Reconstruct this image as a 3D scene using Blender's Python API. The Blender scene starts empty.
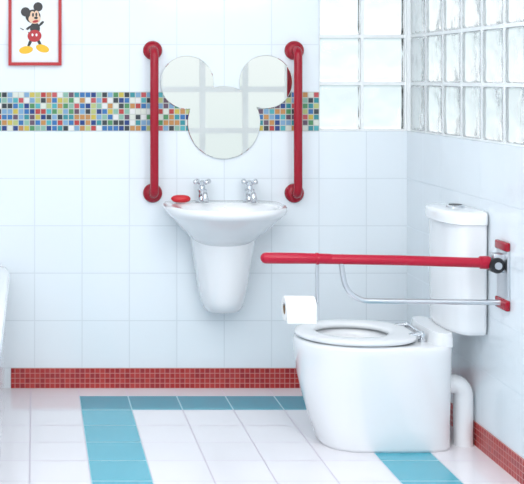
import bpy, bmesh, math
from mathutils import Vector, Matrix
pi=math.pi
scene=bpy.context.scene
try:
    scene.view_settings.view_transform='Standard'
    scene.view_settings.look='None'
except Exception as e: print(e)

D=4.8; H=1.2917; XR=1.55; P=0.1975; ZW=1.0709; ZB=0.0834; ZM=1.2334

# ---------------- materials ----------------
def new_mat(name):
    m=bpy.data.materials.new(name); m.use_nodes=True
    nt=m.node_tree
    return m,nt,nt.nodes['Principled BSDF']
def simple(name,col,rough=0.3,metal=0.0,coat=0.0,noise=0.03,spec=0.5):
    m,nt,b=new_mat(name)
    b.inputs['Roughness'].default_value=rough
    b.inputs['Metallic'].default_value=metal
    b.inputs['Coat Weight'].default_value=coat
    b.inputs['Specular IOR Level'].default_value=spec
    b.inputs['Coat Roughness'].default_value=0.05
    tc=nt.nodes.new('ShaderNodeTexCoord'); n=nt.nodes.new('ShaderNodeTexNoise')
    n.inputs['Scale'].default_value=6
    nt.links.new(tc.outputs['Object'],n.inputs['Vector'])
    mx=nt.nodes.new('ShaderNodeMix'); mx.data_type='RGBA'
    mx.inputs['A'].default_value=(*[c*(1-noise) for c in col],1)
    mx.inputs['B'].default_value=(*[min(1,c*(1+noise)) for c in col],1)
    nt.links.new(n.outputs['Fac'],mx.inputs['Factor'])
    nt.links.new(mx.outputs['Result'],b.inputs['Base Color'])
    return m
def M(nt,op,a,b=None,c=None):
    n=nt.nodes.new('ShaderNodeMath'); n.operation=op
    for i,v in enumerate((a,b,c)):
        if v is None: continue
        if isinstance(v,(int,float)): n.inputs[i].default_value=v
        else: nt.links.new(v,n.inputs[i])
    return n.outputs[0]
def mixc(nt,f,a,b):
    mx=nt.nodes.new('ShaderNodeMix'); mx.data_type='RGBA'
    for k,v in (('Factor',f),('A',a),('B',b)):
        if isinstance(v,(int,float)): mx.inputs[k].default_value=v
        elif isinstance(v,tuple): mx.inputs[k].default_value=(*v,1)
        else: nt.links.new(v,mx.inputs[k])
    return mx.outputs['Result']
def tile_mat(name,axes,pu,pv,ou,ov,grout_w,tile,grout,rough=0.15,ramp=None,var=0.03,shift=False,blue=None,bump=0.25,wave=0.8):
    m,nt,b=new_mat(name)
    g=nt.nodes.new('ShaderNodeNewGeometry'); s=nt.nodes.new('ShaderNodeSeparateXYZ')
    nt.links.new(g.outputs['Position'],s.inputs[0])
    U=s.outputs[axes[0]]; V=s.outputs[axes[1]]
    if shift:
        gt=M(nt,'GREATER_THAN',V,1.15)
        V=M(nt,'SUBTRACT',V,M(nt,'MULTIPLY',gt,ZM-ZW))
    u=M(nt,'DIVIDE',M(nt,'SUBTRACT',U,ou),pu); v=M(nt,'DIVIDE',M(nt,'SUBTRACT',V,ov),pv)
    du=M(nt,'MULTIPLY',M(nt,'PINGPONG',u,0.5),pu); dv=M(nt,'MULTIPLY',M(nt,'PINGPONG',v,0.5),pv)
    d=M(nt,'MINIMUM',du,dv)
    mr=nt.nodes.new('ShaderNodeMapRange'); mr.inputs['From Min'].default_value=grout_w*0.35
    mr.inputs['From Max'].default_value=grout_w*0.65
    nt.links.new(d,mr.inputs['Value']); mask=mr.outputs[0]
    fu=M(nt,'FLOOR',u); fv=M(nt,'FLOOR',v)
    cb=nt.nodes.new('ShaderNodeCombineXYZ'); nt.links.new(fu,cb.inputs[0]); nt.links.new(fv,cb.inputs[1])
    wn=nt.nodes.new('ShaderNodeTexWhiteNoise'); wn.noise_dimensions='3D'; nt.links.new(cb.outputs[0],wn.inputs['Vector'])
    if ramp:
        cr=nt.nodes.new('ShaderNodeValToRGB'); cr.color_ramp.interpolation='CONSTANT'
        e=cr.color_ramp.elements; n=len(ramp)
        e[0].position=0; e[0].color=(*ramp[0],1); e[1].position=1/n; e[1].color=(*ramp[1],1)
        for i in range(2,n):
            x=e.new(i/n); x.color=(*ramp[i],1)
        nt.links.new(wn.outputs['Value'],cr.inputs[0]); col=cr.outputs[0]
    else:
        col=mixc(nt,wn.outputs['Value'],tuple(c*(1-var) for c in tile),tuple(min(1,c*(1+var)) for c in tile))
    if blue:
        # path of blue tiles, cell coordinates
        def band(x,a,c): return M(nt,'MULTIPLY',M(nt,'GREATER_THAN',x,a-0.5),M(nt,'LESS_THAN',x,c+0.5))
        left=M(nt,'MULTIPLY',band(fu,0,0),M(nt,'LESS_THAN',fv,-0.5))
        right=M(nt,'MULTIPLY',band(fu,5,5),M(nt,'LESS_THAN',fv,-0.5))
        back=M(nt,'MULTIPLY',band(fu,0,5),band(fv,-1,-1))
        bm=M(nt,'MAXIMUM',M(nt,'MAXIMUM',left,right),back)
        bc=mixc(nt,wn.outputs['Value'],tuple(c*0.95 for c in blue),tuple(c*1.05 for c in blue))
        col=mixc(nt,bm,col,bc)
        grout=mixc(nt,bm,grout,(0.34,0.60,0.67))
    fin=mixc(nt,mask,grout,col)
    nt.links.new(fin,b.inputs['Base Color'])
    rr=M(nt,'SUBTRACT',0.6,M(nt,'MULTIPLY',mask,0.6-rough)); nt.links.new(rr,b.inputs['Roughness'])
    bp=nt.nodes.new('ShaderNodeBump'); bp.inputs['Strength'].default_value=bump; bp.inputs['Distance'].default_value=0.001
    no=nt.nodes.new('ShaderNodeTexNoise'); no.inputs['Scale'].default_value=9; nt.links.new(g.outputs['Position'],no.inputs['Vector'])
    hh=M(nt,'ADD',mask,M(nt,'MULTIPLY',no.outputs['Fac'],wave)); nt.links.new(hh,bp.inputs['Height'])
    nt.links.new(bp.outputs[0],b.inputs['Normal'])
    return m

WHITE=(0.82,0.88,0.925); GR=(0.67,0.73,0.775)
m_wallb=tile_mat('white_tile_back',(0,2),P,P,1.1833,ZB,0.004,WHITE,GR,shift=True,rough=0.12,var=0.010,bump=0.2)
m_wallr=tile_mat('white_tile_side',(1,2),P,P,0.0,ZB,0.004,WHITE,GR,rough=0.12,var=0.010,bump=0.2)
m_floor=tile_mat('floor_tile',(0,1),P,P,0.180,-0.12,0.0055,(0.84,0.825,0.865),(0.60,0.56,0.63),rough=0.07,var=0.015,blue=(0.09,0.44,0.56),wave=0.3)
mos=[(0.04,0.26,0.30),(0.68,0.71,0.64),(0.02,0.05,0.20),(0.45,0.05,0.05),(0.08,0.26,0.11),(0.55,0.44,0.08),(0.04,0.16,0.40),(0.74,0.74,0.73),(0.04,0.05,0.06),(0.24,0.44,0.35),(0.50,0.24,0.08),(0.20,0.36,0.54),(0.45,0.50,0.20),(0.13,0.08,0.12),(0.52,0.09,0.10),(0.08,0.38,0.42)]
m_mos=tile_mat('mosaic_multicolour',(0,2),0.0232,0.0232,0,ZW,0.0036,WHITE,(0.50,0.53,0.49),ramp=mos,rough=0.15,bump=0.5)
reds=[(0.40,0.020,0.02),(0.46,0.035,0.03),(0.34,0.015,0.02),(0.43,0.03,0.03)]
m_redb=tile_mat('red_mosaic_back',(0,2),0.0208,0.0208,0,0,0.0028,WHITE,(0.56,0.24,0.22),ramp=reds,rough=0.15,bump=0.5)
m_redr=tile_mat('red_mosaic_side',(1,2),0.0208,0.0208,0,0,0.0028,WHITE,(0.56,0.24,0.22),ramp=reds,rough=0.15,bump=0.5)
m_plaster=simple('white_mortar',(0.88,0.91,0.92),0.5)
m_ceil=simple('ceiling_paint',(0.90,0.90,0.90),0.8)
m_cer=simple('white_ceramic',(0.85,0.87,0.895),0.10,coat=0.5,noise=0.005)
m_seat=simple('white_seat_plastic',(0.84,0.86,0.88),0.2,noise=0.005)
m_red=simple('red_coated_tube',(0.34,0.002,0.018),0.25,coat=0.15,spec=0.35)
m_arm=simple('red_arm_paint',(0.43,0.004,0.030),0.30,coat=0.1,spec=0.35)
m_soap=simple('red_soap',(0.6,0.01,0.02),0.35)
m_chr=simple('chrome',(0.70,0.72,0.75),0.10,metal=1.0)
m_steel=simple('satin_steel',(0.62,0.64,0.67),0.28,metal=1.0)
m_black=simple('black_plastic',(0.012,0.012,0.014),0.3)
m_paper=simple('tissue_paper',(0.86,0.86,0.86),0.9)
m_card=simple('cardboard',(0.35,0.25,0.17),0.9)
m_mirror=simple('mirror_silver',(0.90,0.89,0.85),0.02,metal=1.0,noise=0.0)
m_pwhite=simple('poster_white',(0.82,0.85,0.88),0.5,noise=0.01)
m_pred=simple('frame_red',(0.46,0.012,0.02),0.35)
m_pblue=simple('poster_blue',(0.03,0.10,0.45),0.6)
m_pskin=simple('poster_tan',(0.80,0.55,0.38),0.6)
m_pyel=simple('poster_yellow',(0.85,0.50,0.03),0.6)
# glass block
def glass(name,rough,bs,scale):
    m_gl,nt,b=new_mat(name)
    b.inputs['Base Color'].default_value=(0.98,0.995,1,1); b.inputs['Transmission Weight'].default_value=1
    b.inputs['Roughness'].default_value=rough; b.inputs['IOR'].default_value=1.25
    g=nt.nodes.new('ShaderNodeNewGeometry'); no=nt.nodes.new('ShaderNodeTexNoise'); no.inputs['Scale'].default_value=scale; no.inputs['Detail'].default_value=1
    nt.links.new(g.outputs['Position'],no.inputs['Vector'])
    bp=nt.nodes.new('ShaderNodeBump'); bp.inputs['Strength'].default_value=bs; bp.inputs['Distance'].default_value=0.02
    nt.links.new(no.outputs['Fac'],bp.inputs['Height']); nt.links.new(bp.outputs[0],b.inputs['Normal'])
    return m_gl
m_gl1=glass('wavy_glass_back',0.10,0.6,11); m_gl2=glass('frosted_glass_side',0.18,0.45,12)

# ---------------- mesh helpers ----------------
def link(o,parent=None):
    scene.collection.objects.link(o)
    if parent: o.parent=parent
    return o
def empty(name,loc=(0,0,0)):
    e=bpy.data.objects.new(name,None); e.empty_display_size=0.05
    scene.collection.objects.link(e); return e
def mesh(name,vs,fs,mat,parent=None,smooth=True,angle=35):
    me=bpy.data.meshes.new(name); me.from_pydata([tuple(v) for v in vs],[],fs); me.update()
    bm=bmesh.new(); bm.from_mesh(me); bmesh.ops.recalc_face_normals(bm,faces=bm.faces[:]); bm.to_mesh(me); bm.free()
    me.materials.append(mat)
    if smooth:
        me.polygons.foreach_set('use_smooth',[True]*len(me.polygons))
        try: me.set_sharp_from_angle(angle=math.radians(angle))
        except Exception: pass
    return link(bpy.data.objects.new(name,me),parent)
def loft(name,rings,mat,parent=None,cap0=True,cap1=True,angle=50):
    n=len(rings[0]); vs=[p for r in rings for p in r]; fs=[]
    for i in range(len(rings)-1):
        for j in range(n):
            k=(j+1)%n; fs.append((i*n+j,i*n+k,(i+1)*n+k,(i+1)*n+j))
    if cap0: fs.append(tuple(range(n)))
    if cap1: fs.append(tuple(range((len(rings)-1)*n,len(rings)*n)))
    return mesh(name,vs,fs,mat,parent,angle=angle)
def lathe(name,prof,origin,axis,mat,parent=None,seg=40,angle=40):
    """prof: list of (radius, distance along axis)"""
    axis=Vector(axis).normalized(); q=axis.to_track_quat('Z','Y'); o=Vector(origin)
    rings=[[o+q@Vector((max(r,1e-5)*math.cos(2*pi*j/seg),max(r,1e-5)*math.sin(2*pi*j/seg),h)) for j in range(seg)] for r,h in prof]
    return loft(name,rings,mat,parent,angle=angle)
def fillet(pts,rad,seg=10):
    pts=[Vector(p) for p in pts]; out=[pts[0]]
    for i in range(1,len(pts)-1):
        a,b_,c=pts[i-1],pts[i],pts[i+1]
        d1=(a-b_).normalized(); d2=(c-b_).normalized(); ang=d1.angle(d2)
        r=rad[i-1] if isinstance(rad,(list,tuple)) else rad
        t=r/math.tan(ang/2); p1=b_+d1*t; p2=b_+d2*t
        cen=b_+(d1+d2).normalized()*(r/math.sin(ang/2))
        v1=p1-cen; v2=p2-cen; th=v1.angle(v2); ax=v1.cross(v2).normalized()
        for k in range(seg+1): out.append(cen+Matrix.Rotation(th*k/seg,3,ax)@v1)
    out.append(pts[-1]); return out
def sweep(name,pts,r,mat,parent=None,seg=20,roundcap=False):
    pts=[Vector(p) for p in pts]; n=len(pts)
    tang=[((pts[min(i+1,n-1)]-pts[max(i-1,0)]).normalized()) for i in range(n)]
    t0=tang[0]; up=Vector((0,0,1)) if abs(t0.z)<0.9 else Vector((1,0,0))
    nrm=(up-t0*up.dot(t0)).normalized(); rings=[]
    def ring(p,t,nn,rr):
        bb=t.cross(nn); return [p+nn*(rr*math.cos(2*pi*j/seg))+bb*(rr*math.sin(2*pi*j/seg)) for j in range(seg)]
    for i in range(n):
        if i>0:
            q=tang[i-1].rotation_difference(tang[i]); nrm=q@nrm
        rr=r[i] if isinstance(r,(list,tuple)) else r
        if i==0 and roundcap:
            for a in (80,60,40,20):
                rings.append(ring(pts[0]-tang[0]*rr*math.sin(math.radians(a)),tang[0],nrm,rr*math.cos(math.radians(a))))
        rings.append(ring(pts[i],tang[i],nrm,rr))
        if i==n-1 and roundcap:
            for a in (20,40,60,80):
                rings.append(ring(pts[i]+tang[i]*rr*math.sin(math.radians(a)),tang[i],nrm,rr*math.cos(math.radians(a))))
    return loft(name,rings,mat,parent,angle=60)
def box(name,lo,hi,mat,parent=None,bev=0.0,seg=3):
    bm=bmesh.new(); bmesh.ops.create_cube(bm,size=1)
    for v in bm.verts:
        v.co=Vector([lo[i]+(v.co[i]+0.5)*(hi[i]-lo[i]) for i in range(3)])
    if bev>0: bmesh.ops.bevel(bm,geom=bm.edges[:],offset=bev,segments=seg,profile=0.5,affect='EDGES')
    me=bpy.data.meshes.new(name); bm.to_mesh(me); bm.free(); me.materials.append(mat)
    if bev>0:
        me.polygons.foreach_set('use_smooth',[True]*len(me.polygons))
        try: me.set_sharp_from_angle(angle=math.radians(40))
        except Exception: pass
    return link(bpy.data.objects.new(name,me),parent)
def boxes(name,lst,mat,parent=None,bev=0.0,seg=2):
    bm=bmesh.new()
    for lo,hi in lst:
        b2=bmesh.new(); bmesh.ops.create_cube(b2,size=1)
        for v in b2.verts: v.co=Vector([lo[i]+(v.co[i]+0.5)*(hi[i]-lo[i]) for i in range(3)])
        if bev>0: bmesh.ops.bevel(b2,geom=b2.edges[:],offset=bev,segments=seg,profile=0.5,affect='EDGES')
        t=bpy.data.meshes.new('t'); b2.to_mesh(t); b2.free(); bm.from_mesh(t); bpy.data.meshes.remove(t)
    me=bpy.data.meshes.new(name); bm.to_mesh(me); bm.free(); me.materials.append(mat)
    if bev>0: me.polygons.foreach_set('use_smooth',[True]*len(me.polygons))
    return link(bpy.data.objects.new(name,me),parent)
def spow(v,e): return math.copysign(abs(v)**e,v)
def planY(cx,cy,a,bf,bb,nf,nb,z,n=72):
    """front toward -Y"""
    out=[]
    for j in range(n):
        t=2*pi*j/n; c=math.cos(t); s=math.sin(t)
        if s<0: out.append(Vector((cx+a*spow(c,2/nf),cy+bf*spow(s,2/nf),z)))
        else: out.append(Vector((cx+a*spow(c,2/nb),cy+bb*spow(s,2/nb),z)))
    return out
def planX(cx,cy,b,af,ar,nf,nr,z,n=72):
    """front toward -X"""
    out=[]
    for j in range(n):
        t=2*pi*j/n; c=math.cos(t); s=math.sin(t)
        if c<0: out.append(Vector((cx+af*spow(c,2/nf),cy+b*spow(s,2/nf),z)))
        else: out.append(Vector((cx+ar*spow(c,2/nr),cy+b*spow(s,2/nr),z)))
    return out

# ---------------- room ----------------
XL=-0.86; YF=-5.5; ZC=2.6; XO=2.8; YR=-2.2
WT=ZW+6*P; XW=1.1833; YW=-1.54
box('floor',(XL-0.1,YF-0.1,-0.1),(XO+0.1,0.1,0),m_floor)
box('ceiling',(XL-0.1,YF-0.1,ZC),(XO+0.1,0.1,ZC+0.1),m_ceil)
boxes('wall_back',[((XL-0.1,0,0),(XW,0.1,ZC)),((XW,0,0),(XR+0.1,0.1,ZW)),((XW,0,WT),(XR+0.1,0.1,ZC))],m_wallb)
boxes('wall_right',[((XR,YW,0),(XR+0.1,0,ZW)),((XR,YW,WT),(XR+0.1,0,ZC)),((XR,YR,0),(XR+0.1,YW,ZC)),((XR+0.1,YR,0),(XO+0.1,YR+0.1,ZC)),((XO,YF,0),(XO+0.1,YR,ZC))],m_wallr)
box('wall_left',(XL-0.1,YF,0),(XL,0,ZC),m_wallr)
wx0,wx1,wz0,wz1=0.35,2.65,0.45,2.3
boxes('wall_front',[((XL-0.1,YF-0.1,0),(wx0,YF,ZC)),((wx1,YF-0.1,0),(XO+0.1,YF,ZC)),((wx0,YF-0.1,0),(wx1,YF,wz0)),((wx0,YF-0.1,wz1),(wx1,YF,ZC))],m_ceil)
lst=[]
nx=6; nz=5
for i in range(nx+1):
    x=wx0+(wx1-wx0)*i/nx; lst.append(((x-0.025,YF-0.07,wz0),(x+0.025,YF-0.03,wz1)))
for i in range(nz+1):
    z=wz0+(wz1-wz0)*i/nz; lst.append(((wx0,YF-0.068,z-0.025),(wx1,YF-0.032,z+0.025)))
w3=empty('window_3'); boxes('sash_bars',lst,m_plaster,w3)
box('trim_1',(XL,-0.003,ZW),(XW,0,ZM),m_mos)
box('baseboard_back',(-0.10,-0.004,0),(XR,0,ZB),m_redb)
box('baseboard_right',(XR-0.004,YR,0),(XR,-0.004,ZB),m_redr)

# glass block windows
def block_window(name,axis,u0,u1,ncol,depth0,depth1,gm):
    e=empty(name); pu=(u1-u0)/ncol; j=0.0065; bars=[]; bl=[]
    def mk(ua,ub,za,zb,da,db):
        if axis=='x': return ((min(ua,ub),da,za),(max(ua,ub),db,zb))
        return ((da,min(ua,ub),za),(db,max(ua,ub),zb))
    for i in range(ncol+1):
        u=u0+pu*i; bars.append(mk(max(min(u0,u1),u-j),min(max(u0,u1),u+j),ZW,WT,depth0,depth1))
    for k in range(7):
        z=ZW+P*k; bars.append(mk(u0,u1,max(ZW,z-j),min(WT,z+j),depth0+0.001,depth1-0.001))
    for i in range(ncol):
        for k in range(6):
            a=u0+pu*i; c=a+pu; s=0.0068 if pu>0 else -0.0068
            bl.append(mk(a+s,c-s,ZW+P*k+0.0068,ZW+P*(k+1)-0.0068,depth0-0.002,depth1))
    boxes('mortar_joints',bars,m_plaster,e)
    boxes('glass_blocks',bl,gm,e,bev=0.012,seg=4)
block_window('window_1','x',XW,XR,2,0.012,0.070,m_gl1)
block_window('window_2','y',0.0,YW,8,XR+0.012,XR+0.048,m_gl2)
box('trim_2',(XR+0.0,0.0,ZW),(XR+0.1,0.1,WT),m_plaster)

# ---------------- camera ----------------
cam=bpy.data.cameras.new('camera'); co=link(bpy.data.objects.new('camera',cam))
co.location=(0,-D,H); co.rotation_euler=(pi/2,0,0)
cam.sensor_width=36; cam.lens=1152/524*36; cam.shift_x=(262-35)/524; cam.shift_y=-(242-78)/524
scene.camera=co
def wx(px,d=0): return (px-35)*(D-d)/1152
def wz(py,d=0): return H+(78-py)*(D-d)/1152

# ---------------- mickey shaped mirror ----------------
R=36.3/240; r=26.6/240
C=Vector((wx(223.5),wz(122.5))); 
def arc(c,rad,a0,a1,n):
    return [Vector((c.x+rad*math.cos(a0+(a1-a0)*i/n),c.y+rad*math.sin(a0+(a1-a0)*i/n))) for i in range(n+1)]
el=Vector((wx(186.8),wz(82.5))); er=Vector((wx(265.5),wz(82)))
def inter(e):
    v=e-C; d=v.length; phi=math.atan2(v.y,v.x)
    al=math.acos((R*R+d*d-r*r)/(2*R*d)); be=math.acos((r*r+d*d-R*R)/(2*r*d))
    return phi,al,be
pl,al_,bl_=inter(el); pr,ar_,br_=inter(er)
out=[]
out+=arc(C,R,pr+ar_,pl-al_,14)
out+=arc(el,r,pl+pi+bl_-2*pi,pl+pi-bl_,50)[1:]
out+=arc(C,R,pl+al_,pr-ar_+2*pi,80)[1:]
out+=arc(er,r,pr+pi+br_-2*pi,pr+pi-br_,50)[1:-1]
n=len(out)
def ringm(y,sh):
    rr=[]
    for i,p in enumerate(out):
        t=(out[(i+1)%n]-out[i-1]); nn=Vector((t.y,-t.x)).normalized()
        rr.append(Vector((p.x-nn.x*sh,y,p.y-nn.y*sh)))
    return rr
mir=empty('mickey_shaped_mirror')
loft('mirror_glass',[ringm(-0.0035,0),ringm(-0.008,0),ringm(-0.0095,0.002)],m_mirror,mir,angle=20)

# ---------------- vertical grab rails ----------------
def flange(parent,x,z):
    lathe('wall_flange',[(0.040,0.0),(0.040,0.008),(0.038,0.016),(0.030,0.025),(0.02,0.030)],(x,0,z),(0,-1,0),m_red,parent)
for nm,px in (('grab_rail',152.5),('grab_rail.001',294)):
    e=empty(nm); x=wx(px); za=wz(50.5); zb=wz(193)
    sweep('bar',fillet([(x,-0.001,za),(x,-0.075,za),(x,-0.075,zb),(x,-0.001,zb)],0.03),0.0175,m_red,e)
    flange(e,x,za); flange(e,x,zb)

# ---------------- wash basin ----------------
bas=empty('wash_basin'); cx=0.764; Z=0.783
rg=[]
rg.append(planY(cx,-0.12,0.10,0.09,0.118,2.2,4,0.62))
rg.append(planY(cx,-0.13,0.130,0.12,0.128,2.2,4,0.645))
rg.append(planY(cx,-0.14,0.158,0.155,0.138,2.2,4,0.672))
rg.append(planY(cx,-0.15,0.186,0.190,0.148,2.2,4,0.70))
rg.append(planY(cx,-0.16,0.211,0.218,0.158,2.2,4.5,0.727))
rg.append(planY(cx,-0.165,0.228,0.236,0.163,2.2,5,0.743))
rg.append(planY(cx,-0.17,0.238,0.248,0.168,2.2,5,0.755))
rg.append(planY(cx,-0.17,0.2425,0.252,0.169,2.2,5,0.767))
rg.append(planY(cx,-0.17,0.241,0.250,0.169,2.2,5,Z-0.005))
rg.append(planY(cx,-0.17,0.236,0.245,0.167,2.2,5,Z))
rg.append(planY(cx,-0.225,0.200,0.168,0.125,2.2,2.6,Z-0.002))
rg.append(planY(cx,-0.235,0.186,0.150,0.122,2.2,2.5,Z-0.008))
rg.append(planY(cx,-0.235,0.172,0.138,0.112,2.1,2.4,Z-0.035))
rg.append(planY(cx,-0.225,0.145,0.115,0.095,2.1,2.3,Z-0.07))
rg.append(planY(cx,-0.215,0.095,0.075,0.07,2,2,Z-0.10))
rg.append(planY(cx,-0.21,0.03,0.03,0.03,2,2,Z-0.11))
loft('bowl',rg,m_cer,bas,angle=80)
ped=[]
for z,a,bf in ((0.66,0.133,0.15),(0.62,0.128,0.15),(0.56,0.118,0.145),(0.50,0.109,0.138),(0.44,0.100,0.13),(0.39,0.090,0.12),(0.36,0.080,0.108),(0.342,0.068,0.09),(0.334,0.045,0.06),(0.331,0.02,0.03)):
    ped.append(planY(cx+0.004,-0.08,a,bf-0.02,0.079,2.3,4,z))
loft('semi_pedestal',ped,m_cer,bas,angle=80)
lathe('waste',[(0.0,0),(0.02,0),(0.024,0.002),(0.022,0.005),(0.005,0.006)],(cx,-0.21,Z-0.1105),(0,0,1),m_chr,bas)
lathe('overflow',[(0.0,0.0),(0.012,0.0),(0.012,0.004),(0.007,0.004),(0.006,0.001)],(cx,-0.119,Z-0.033),(0,-1,0.25),m_chr,bas)
def tap(nm,x,rot):
    e=empty(nm); y=-0.062; z0=Z-0.001
    lathe('body',[(0.027,0),(0.027,0.004),(0.021,0.008),(0.0165,0.014),(0.017,0.04),(0.020,0.045),(0.020,0.052),(0.014,0.056),(0.012,0.068),(0.012,0.07)],(x,y,z0),(0,0,1),m_chr,e)
    sweep('spout',fillet([(x,y,z0+0.03),(x,y-0.04,z0+0.044),(x,y-0.085,z0+0.040),(x,y-0.088,z0+0.018)],[0.03,0.015],8),0.0115,m_chr,e)
    lathe('outlet',[(0.0135,0),(0.0135,0.012),(0.010,0.012)],(x,y-0.088,z0+0.014),(0,0,1),m_chr,e)
    lathe('hub',[(0.012,0),(0.016,0.004),(0.016,0.016),(0.011,0.021),(0.001,0.023)],(x,y,z0+0.068),(0,0,1),m_chr,e)
    for k in range(4):
        a=rot+k*pi/2; d=Vector((math.cos(a),math.sin(a),0.12))
        p=Vector((x,y,z0+0.080))
        lathe('handle_arm_%d'%(k+1),[(0.007,0.008),(0.0065,0.022),(0.009,0.027),(0.0105,0.033),(0.009,0.039),(0.001,0.0425)],p,d,m_chr,e,seg=16,angle=60)
tap('basin_tap',wx(202,0.06),0.45); tap('basin_tap.001',wx(249.5,0.06),0.6)
# soap
s=[]
for k in range(9):
    a=-pi/2+pi*k/8; c=max(0.02,math.cos(a))**0.7
    s.append(planY(wx(181,0.1),-0.095,0.040*c,0.025*c,0.025*c,2.4,2.4,Z+0.0155+0.016*math.sin(a),n=36))
loft('soap_bar',s,m_soap,None,angle=80)

# ---------------- toilet ----------------
YT=-0.695
toi=empty('toilet')
def pr_(z,f,b,rear=1.452,nr=5):
    xc=1.17; return planX(xc,YT,b,xc-f,rear-xc,2.5,nr,z)
rg=[pr_(0.0,1.010,0.138),pr_(0.012,1.004,0.142),pr_(0.08,0.980,0.144),pr_(0.16,0.956,0.152),pr_(0.23,0.939,0.162),pr_(0.29,0.930,0.171),pr_(0.335,0.925,0.177),pr_(0.358,0.925,0.18),pr_(0.367,0.930,0.178,1.448),pr_(0.371,0.940,0.170,1.440)]
def el(z,cx_,a,b): return planX(cx_,YT,b,a,a,2.1,2.1,z)
rg+= [el(0.370,1.125,0.150,0.125),el(0.355,1.125,0.135,0.112),el(0.30,1.13,0.125,0.10),el(0.20,1.15,0.09,0.07),el(0.13,1.17,0.05,0.04)]
loft('pan',rg,m_cer,toi,angle=80)
rg=[planX(1.415,YT,0.15,0.05,0.035,3,4,0.366),planX(1.415,YT,0.15,0.045,0.035,3,4,0.395),planX(1.415,YT,0.145,0.04,0.033,3,4,0.413)]
loft('cistern_platform',rg,m_cer,toi)
ns=72; sec=14; vs=[];fs=[]
for j in range(ns):
    t=2*pi*j/ns; c=math.cos(t); s_=math.sin(t)
    ox=1.140+ (0.214*c if c<0 else 0.205*spow(c,2/2.6)); oy=YT+0.184*(s_ if c<0 else spow(s_,2/2.6))
    ix=1.128+0.126*c; iy=YT+0.114*s_
    O=Vector((ox,oy)); I=Vector((ix,iy)); m_=(O+I)/2; h=(O-I)/2
    for k in range(sec):
        a=2*pi*k/sec; ca=spow(math.cos(a),0.6); sa=spow(math.sin(a),0.75)
        p=m_+h*ca; vs.append(Vector((p.x,p.y,0.385+0.0115*sa)))
for j in range(ns):
    for k in range(sec):
        fs.append((j*sec+k,((j+1)%ns)*sec+k,((j+1)%ns)*sec+(k+1)%sec,j*sec+(k+1)%sec))
mesh('seat_ring',vs,fs,m_seat,toi,angle=80)
for k,yy in enumerate((-0.08,0.08)):
    lathe('hinge_post_%d'%(k+1),[(0.013,0),(0.013,0.012),(0.009,0.014),(0.009,0.035),(0.004,0.037)],(1.352,YT+yy,0.370),(0,0,1),m_chr,toi,seg=24)
    lathe('hinge_arm_%d'%(k+1),[(0.007,0),(0.008,0.004),(0.008,0.05),(0.004,0.052)],(1.358,YT+yy,0.398),(-1,0,-0.1),m_chr,toi,seg=20)
lathe('hinge_rod',[(0.005,0),(0.005,0.20)],(1.352,YT-0.10,0.398),(0,1,0),m_chr,toi,seg=16)
# cistern
YC=YT-0.015
def cr_(z,i): return planX(1.492,YC,0.166-i,0.067-i,0.056,2.4,9,z)
rg=[cr_(0.410,0.015),cr_(0.415,0.006),cr_(0.43,0.002),cr_(0.60,0.0),cr_(0.790,-0.002)]
loft('cistern',rg,m_cer,toi,angle=60)
def cl_(z,i): return planX(1.492,YC,0.175-i,0.083-i,0.0565,2.4,9,z)
rg=[cl_(0.788,0.006),cl_(0.791,0),cl_(0.819,0),cl_(0.828,0.004),cl_(0.832,0.014),cl_(0.834,0.045)]
loft('cistern_lid',rg,m_cer,toi,angle=60)
lathe('flush_button',[(0.032,0),(0.032,0.006),(0.028,0.009),(0.001,0.010)],(1.492,YC,0.833),(0,0,1),m_chr,toi)
lathe('flush_button_inset',[(0.022,0),(0.022,0.002),(0.001,0.0025)],(1.492,YC,0.8425),(0,0,1),m_black,toi)
# soil pipe
sweep('soil_pipe',fillet([(1.43,-0.74,0.215),(1.509,-0.74,0.215),(1.509,-0.74,0.0)],0.04,10),0.034,m_cer,toi,seg=28)

# ---------------- fold down rail ----------------
rl=empty('hinged_support_rail'); dy=-1.0
def RX(px): return (px-35)*(D+dy)/1152
def RZ(py): return H+(78-py)*(D+dy)/1152
box('wall_plate',(XR-0.010,dy-0.045,RZ(300)),(XR,dy+0.045,RZ(246)),m_steel,rl,bev=0.003)
box('plate_cap_top',(XR-0.016,dy-0.047,RZ(250)),(XR-0.0005,dy+0.047,RZ(241)),m_red,rl,bev=0.005)
box('plate_cap_bottom',(XR-0.016,dy-0.047,RZ(309)),(XR-0.0005,dy+0.047,RZ(298)),m_red,rl,bev=0.005)
za=RZ(263); zt=RZ(258)
box('hinge_bracket',(XR-0.045,dy-0.022,RZ(272)),(XR-0.008,dy+0.022,RZ(253)),m_steel,rl,bev=0.004)
lathe('hinge_knob',[(0.001,-0.001),(0.024,0),(0.026,0.004),(0.026,0.05),(0.023,0.055),(0.012,0.057),(0.001,0.057)],(XR-0.034,dy+0.026,RZ(264.5)),(0,-1,0),m_black,rl)
lathe('hinge_knob_cap',[(0.012,0),(0.012,0.003),(0.001,0.004)],(XR-0.034,dy-0.031,RZ(264.5)),(0,-1,0),m_steel,rl)
sweep('red_arm',[(RX(268),dy,zt),(RX(400),dy,RZ(260.3)),(RX(488),dy,za)],0.0165,m_arm,rl,roundcap=True,seg=28)
sweep('red_arm_grip',[(RX(266),dy,zt),(RX(300),dy,RZ(258.3)),(RX(330),dy,RZ(258.8))],[0.0185,0.018,0.0168],m_arm,rl,roundcap=True,seg=28)
lathe('arm_collar',[(0.0165,0),(0.021,0.004),(0.022,0.03),(0.020,0.034)],(RX(479),dy,RZ(262.4)),(1,0,-0.02),m_arm,rl)
sweep('lower_brace',fillet([(RX(341),dy,RZ(262)),(RX(347),dy,RZ(300.5)),(XR-0.006,dy,RZ(302.5))],[0.085],16),0.0090,m_steel,rl)
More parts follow.
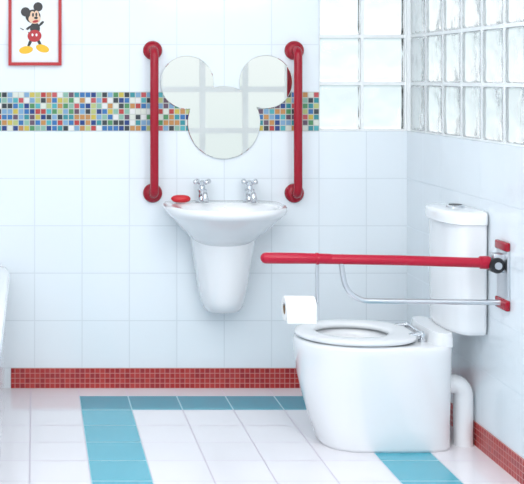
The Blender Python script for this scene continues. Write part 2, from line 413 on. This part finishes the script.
# roll holder
sweep('roll_hanger',fillet([(RX(317),dy,RZ(262)),(RX(317),dy,RZ(304)),(RX(283),dy,RZ(304))],0.008,6),0.0055,m_steel,rl,seg=14)
lathe('hanger_clip',[(0.0195,0),(0.0195,0.008)],(RX(315.8),dy,RZ(258.7)),(1,0,0),m_arm,rl)
roll=empty('toilet_roll'); zc=RZ(304)-0.014; RR=0.041
L=RX(314)-RX(284)
seg=48; rings=[]
for r_,x_ in ((0.0205,0),(RR-.002,0),(RR,0.003),(RR,L-0.003),(RR-.002,L),(0.0205,L),(0.0205,0)):
    rings.append([Vector((RX(284)+x_,dy+r_*math.cos(2*pi*j/seg),zc+r_*math.sin(2*pi*j/seg))) for j in range(seg)])
loft('paper',rings,m_paper,roll,cap0=False,cap1=False,angle=50)
rings=[[Vector((RX(284)+x_,dy+r_*math.cos(2*pi*j/seg),zc+r_*math.sin(2*pi*j/seg))) for j in range(seg)] for r_,x_ in ((0.0202,0.001),(0.0202,L-0.001),(0.0185,L-0.001),(0.0185,0.001),(0.0202,0.001))]
loft('core',rings,m_card,roll,cap0=False,cap1=False)
box('loose_sheet',(RX(284.5),dy-RR-0.0012,zc-0.042),(RX(313.5),dy-RR+0.0002,zc-0.0),m_paper,roll)

# ---------------- bath ----------------
bt=empty('bathtub'); bx0,bx1=XL+0.003,-0.098; bcx=(bx0+bx1)/2; bw=(bx1-bx0)/2; byc=-0.86; bl2=0.855
def br(z,i,n=10): 
    return planY(bcx,byc,bw-i,bl2-i,bl2-i,n,n,z,n=120)
rg=[br(0.0,0.02),br(0.08,0.022),br(0.46,0.014),br(0.475,0.006),br(0.485,0.0),br(0.505,0.0),br(0.516,0.004),br(0.52,0.014),br(0.518,0.07,5),br(0.505,0.085,4),br(0.35,0.11,3.5),br(0.18,0.15,3),br(0.13,0.2,2.6)]
loft('tub',rg,m_cer,bt,angle=80)

# ---------------- framed picture ----------------
pic=empty('framed_mickey_picture')
x0,x1=wx(8.5),wx(61.5); z0,z1=wz(65.5),wz(-14)
fw=0.013
boxes('frame',[((x0,-0.018,z0),(x0+fw,-0.0005,z1)),((x1-fw,-0.018,z0),(x1,-0.0005,z1)),((x0+fw,-0.018,z0),(x1-fw,-0.0005,z0+fw)),((x0+fw,-0.018,z1-fw),(x1-fw,-0.0005,z1))],m_pred,pic)
box('backing',(x0+fw,-0.008,z0+fw),(x1-fw,-0.0005,z1-fw),m_pwhite,pic)
lay=[0]
def ell(nm,px,py,rx,ry,mat,rot=0):
    lay[0]+=1; y=-0.0081-0.00012*lay[0]; ca,sa=math.cos(rot),math.sin(rot); vs=[]
    for yy in (y,-0.0075):
        for j in range(32):
            a=2*pi*j/32; u=rx*math.cos(a); v=ry*math.sin(a)
            vs.append((wx(px)+(u*ca-v*sa)/240,yy,wz(py)+(u*sa+v*ca)/240))
    fs=[tuple(range(32)),tuple(range(32,64))]+[(j,(j+1)%32,32+(j+1)%32,32+j) for j in range(32)]
    mesh(nm,vs,fs,mat,pic,smooth=False)
def limb(nm,a,c,w,mat):
    ang=math.atan2(-(c[1]-a[1]),c[0]-a[0]); L_=math.hypot(c[0]-a[0],c[1]-a[1])
    ell(nm,(a[0]+c[0])/2,(a[1]+c[1])/2,L_/2+w*0.5,w,mat,ang)
limb('leg_1',(32,38),(28,47),1.5,m_black); limb('leg_2',(37,38),(41,46),1.5,m_black)
limb('tail',(31,34),(20,28),0.6,m_black)
ell('shoe_1',26,50,7,3.8,m_pyel,0.15); ell('shoe_2',42.5,48.5,6.8,3.8,m_pyel,-0.3)
ell('torso',35,28.5,5,6,m_black); ell('shorts',34.5,36,7,6,m_pred,0.1)
ell('button_1',32.5,35,1,1.4,m_pwhite); ell('button_2',36.5,35,1,1.4,m_pwhite)
limb('arm_1',(31,26),(25,31),1.2,m_black); limb('arm_2',(39,26),(44,21),1.2,m_black)
ell('glove_1',25.5,32,2.6,2.6,m_pwhite); ell('glove_2',45,19,3,3,m_pwhite)
ell('ear_1',25.5,12,4.6,4.6,m_black); ell('ear_2',38,7,4.6,4.6,m_black); ell('head',33,16.5,7.5,6.8,m_black)
ell('face',34.5,19,6,4.8,m_pskin); ell('brow_1',32.5,15,2.4,3.8,m_pskin); ell('brow_2',36.5,14.5,2.4,3.8,m_pskin)
ell('eye_1',33,15,1,2,m_black); ell('eye_2',36.3,14.7,1,2,m_black); ell('nose',36,18,1.9,1.3,m_black); ell('mouth',35.5,21.5,3,1.3,m_pred,0.2)

# ---------------- world and lights ----------------
w=bpy.data.worlds.new('world'); scene.world=w; w.use_nodes=True; nt=w.node_tree
bg=nt.nodes['Background']; tc=nt.nodes.new('ShaderNodeTexCoord'); sp=nt.nodes.new('ShaderNodeSeparateXYZ')
nt.links.new(tc.outputs['Generated'],sp.inputs[0])
cr=nt.nodes.new('ShaderNodeValToRGB'); e=cr.color_ramp.elements
e[0].position=0.34; e[0].color=(0.52,0.62,0.65,1); e[1].position=0.62; e[1].color=(0.96,0.99,1,1)
x=e.new(0.48); x.color=(0.74,0.84,0.87,1); x=e.new(0.53); x.color=(0.88,0.95,0.98,1)
v=M(nt,'MULTIPLY_ADD',sp.outputs[2],0.5,0.5); nt.links.new(v,cr.inputs[0]); nt.links.new(cr.outputs[0],bg.inputs[0]); bg.inputs[1].default_value=1.2
def area(name,loc,tgt,sx,sy,pw,col):
    l=bpy.data.lights.new(name,'AREA'); l.shape='RECTANGLE'; l.size=sx; l.size_y=sy; l.energy=pw; l.color=col
    o=link(bpy.data.objects.new(name,l)); o.location=loc
    o.rotation_euler=(Vector(tgt)-Vector(loc)).to_track_quat('-Z','Y').to_euler()
area('ceiling_fill',(0.3,-2.4,2.55),(0.3,-2.4,0),2.0,2.2,36,(1,0.995,0.99))  # added overhead fill for the whole room, not a known fitting
area('camera_side_fill',(-0.3,-4.6,2.3),(0.9,0,0.6),1.2,1.2,19,(0.96,0.98,1))  # unseen fill added near the camera to brighten the back wall
area('window_side_fill',(1.35,-3.9,2.3),(0.3,-0.2,0.5),0.9,0.9,22,(1,1,1))  # soft fill added inside the room, stands in for front-right daylight
area('left_fill',(-0.78,-2.9,1.6),(1.5,-0.9,0.8),1.0,1.2,11,(0.94,0.97,1))  # extra fill by the left wall, added to lift the right wall
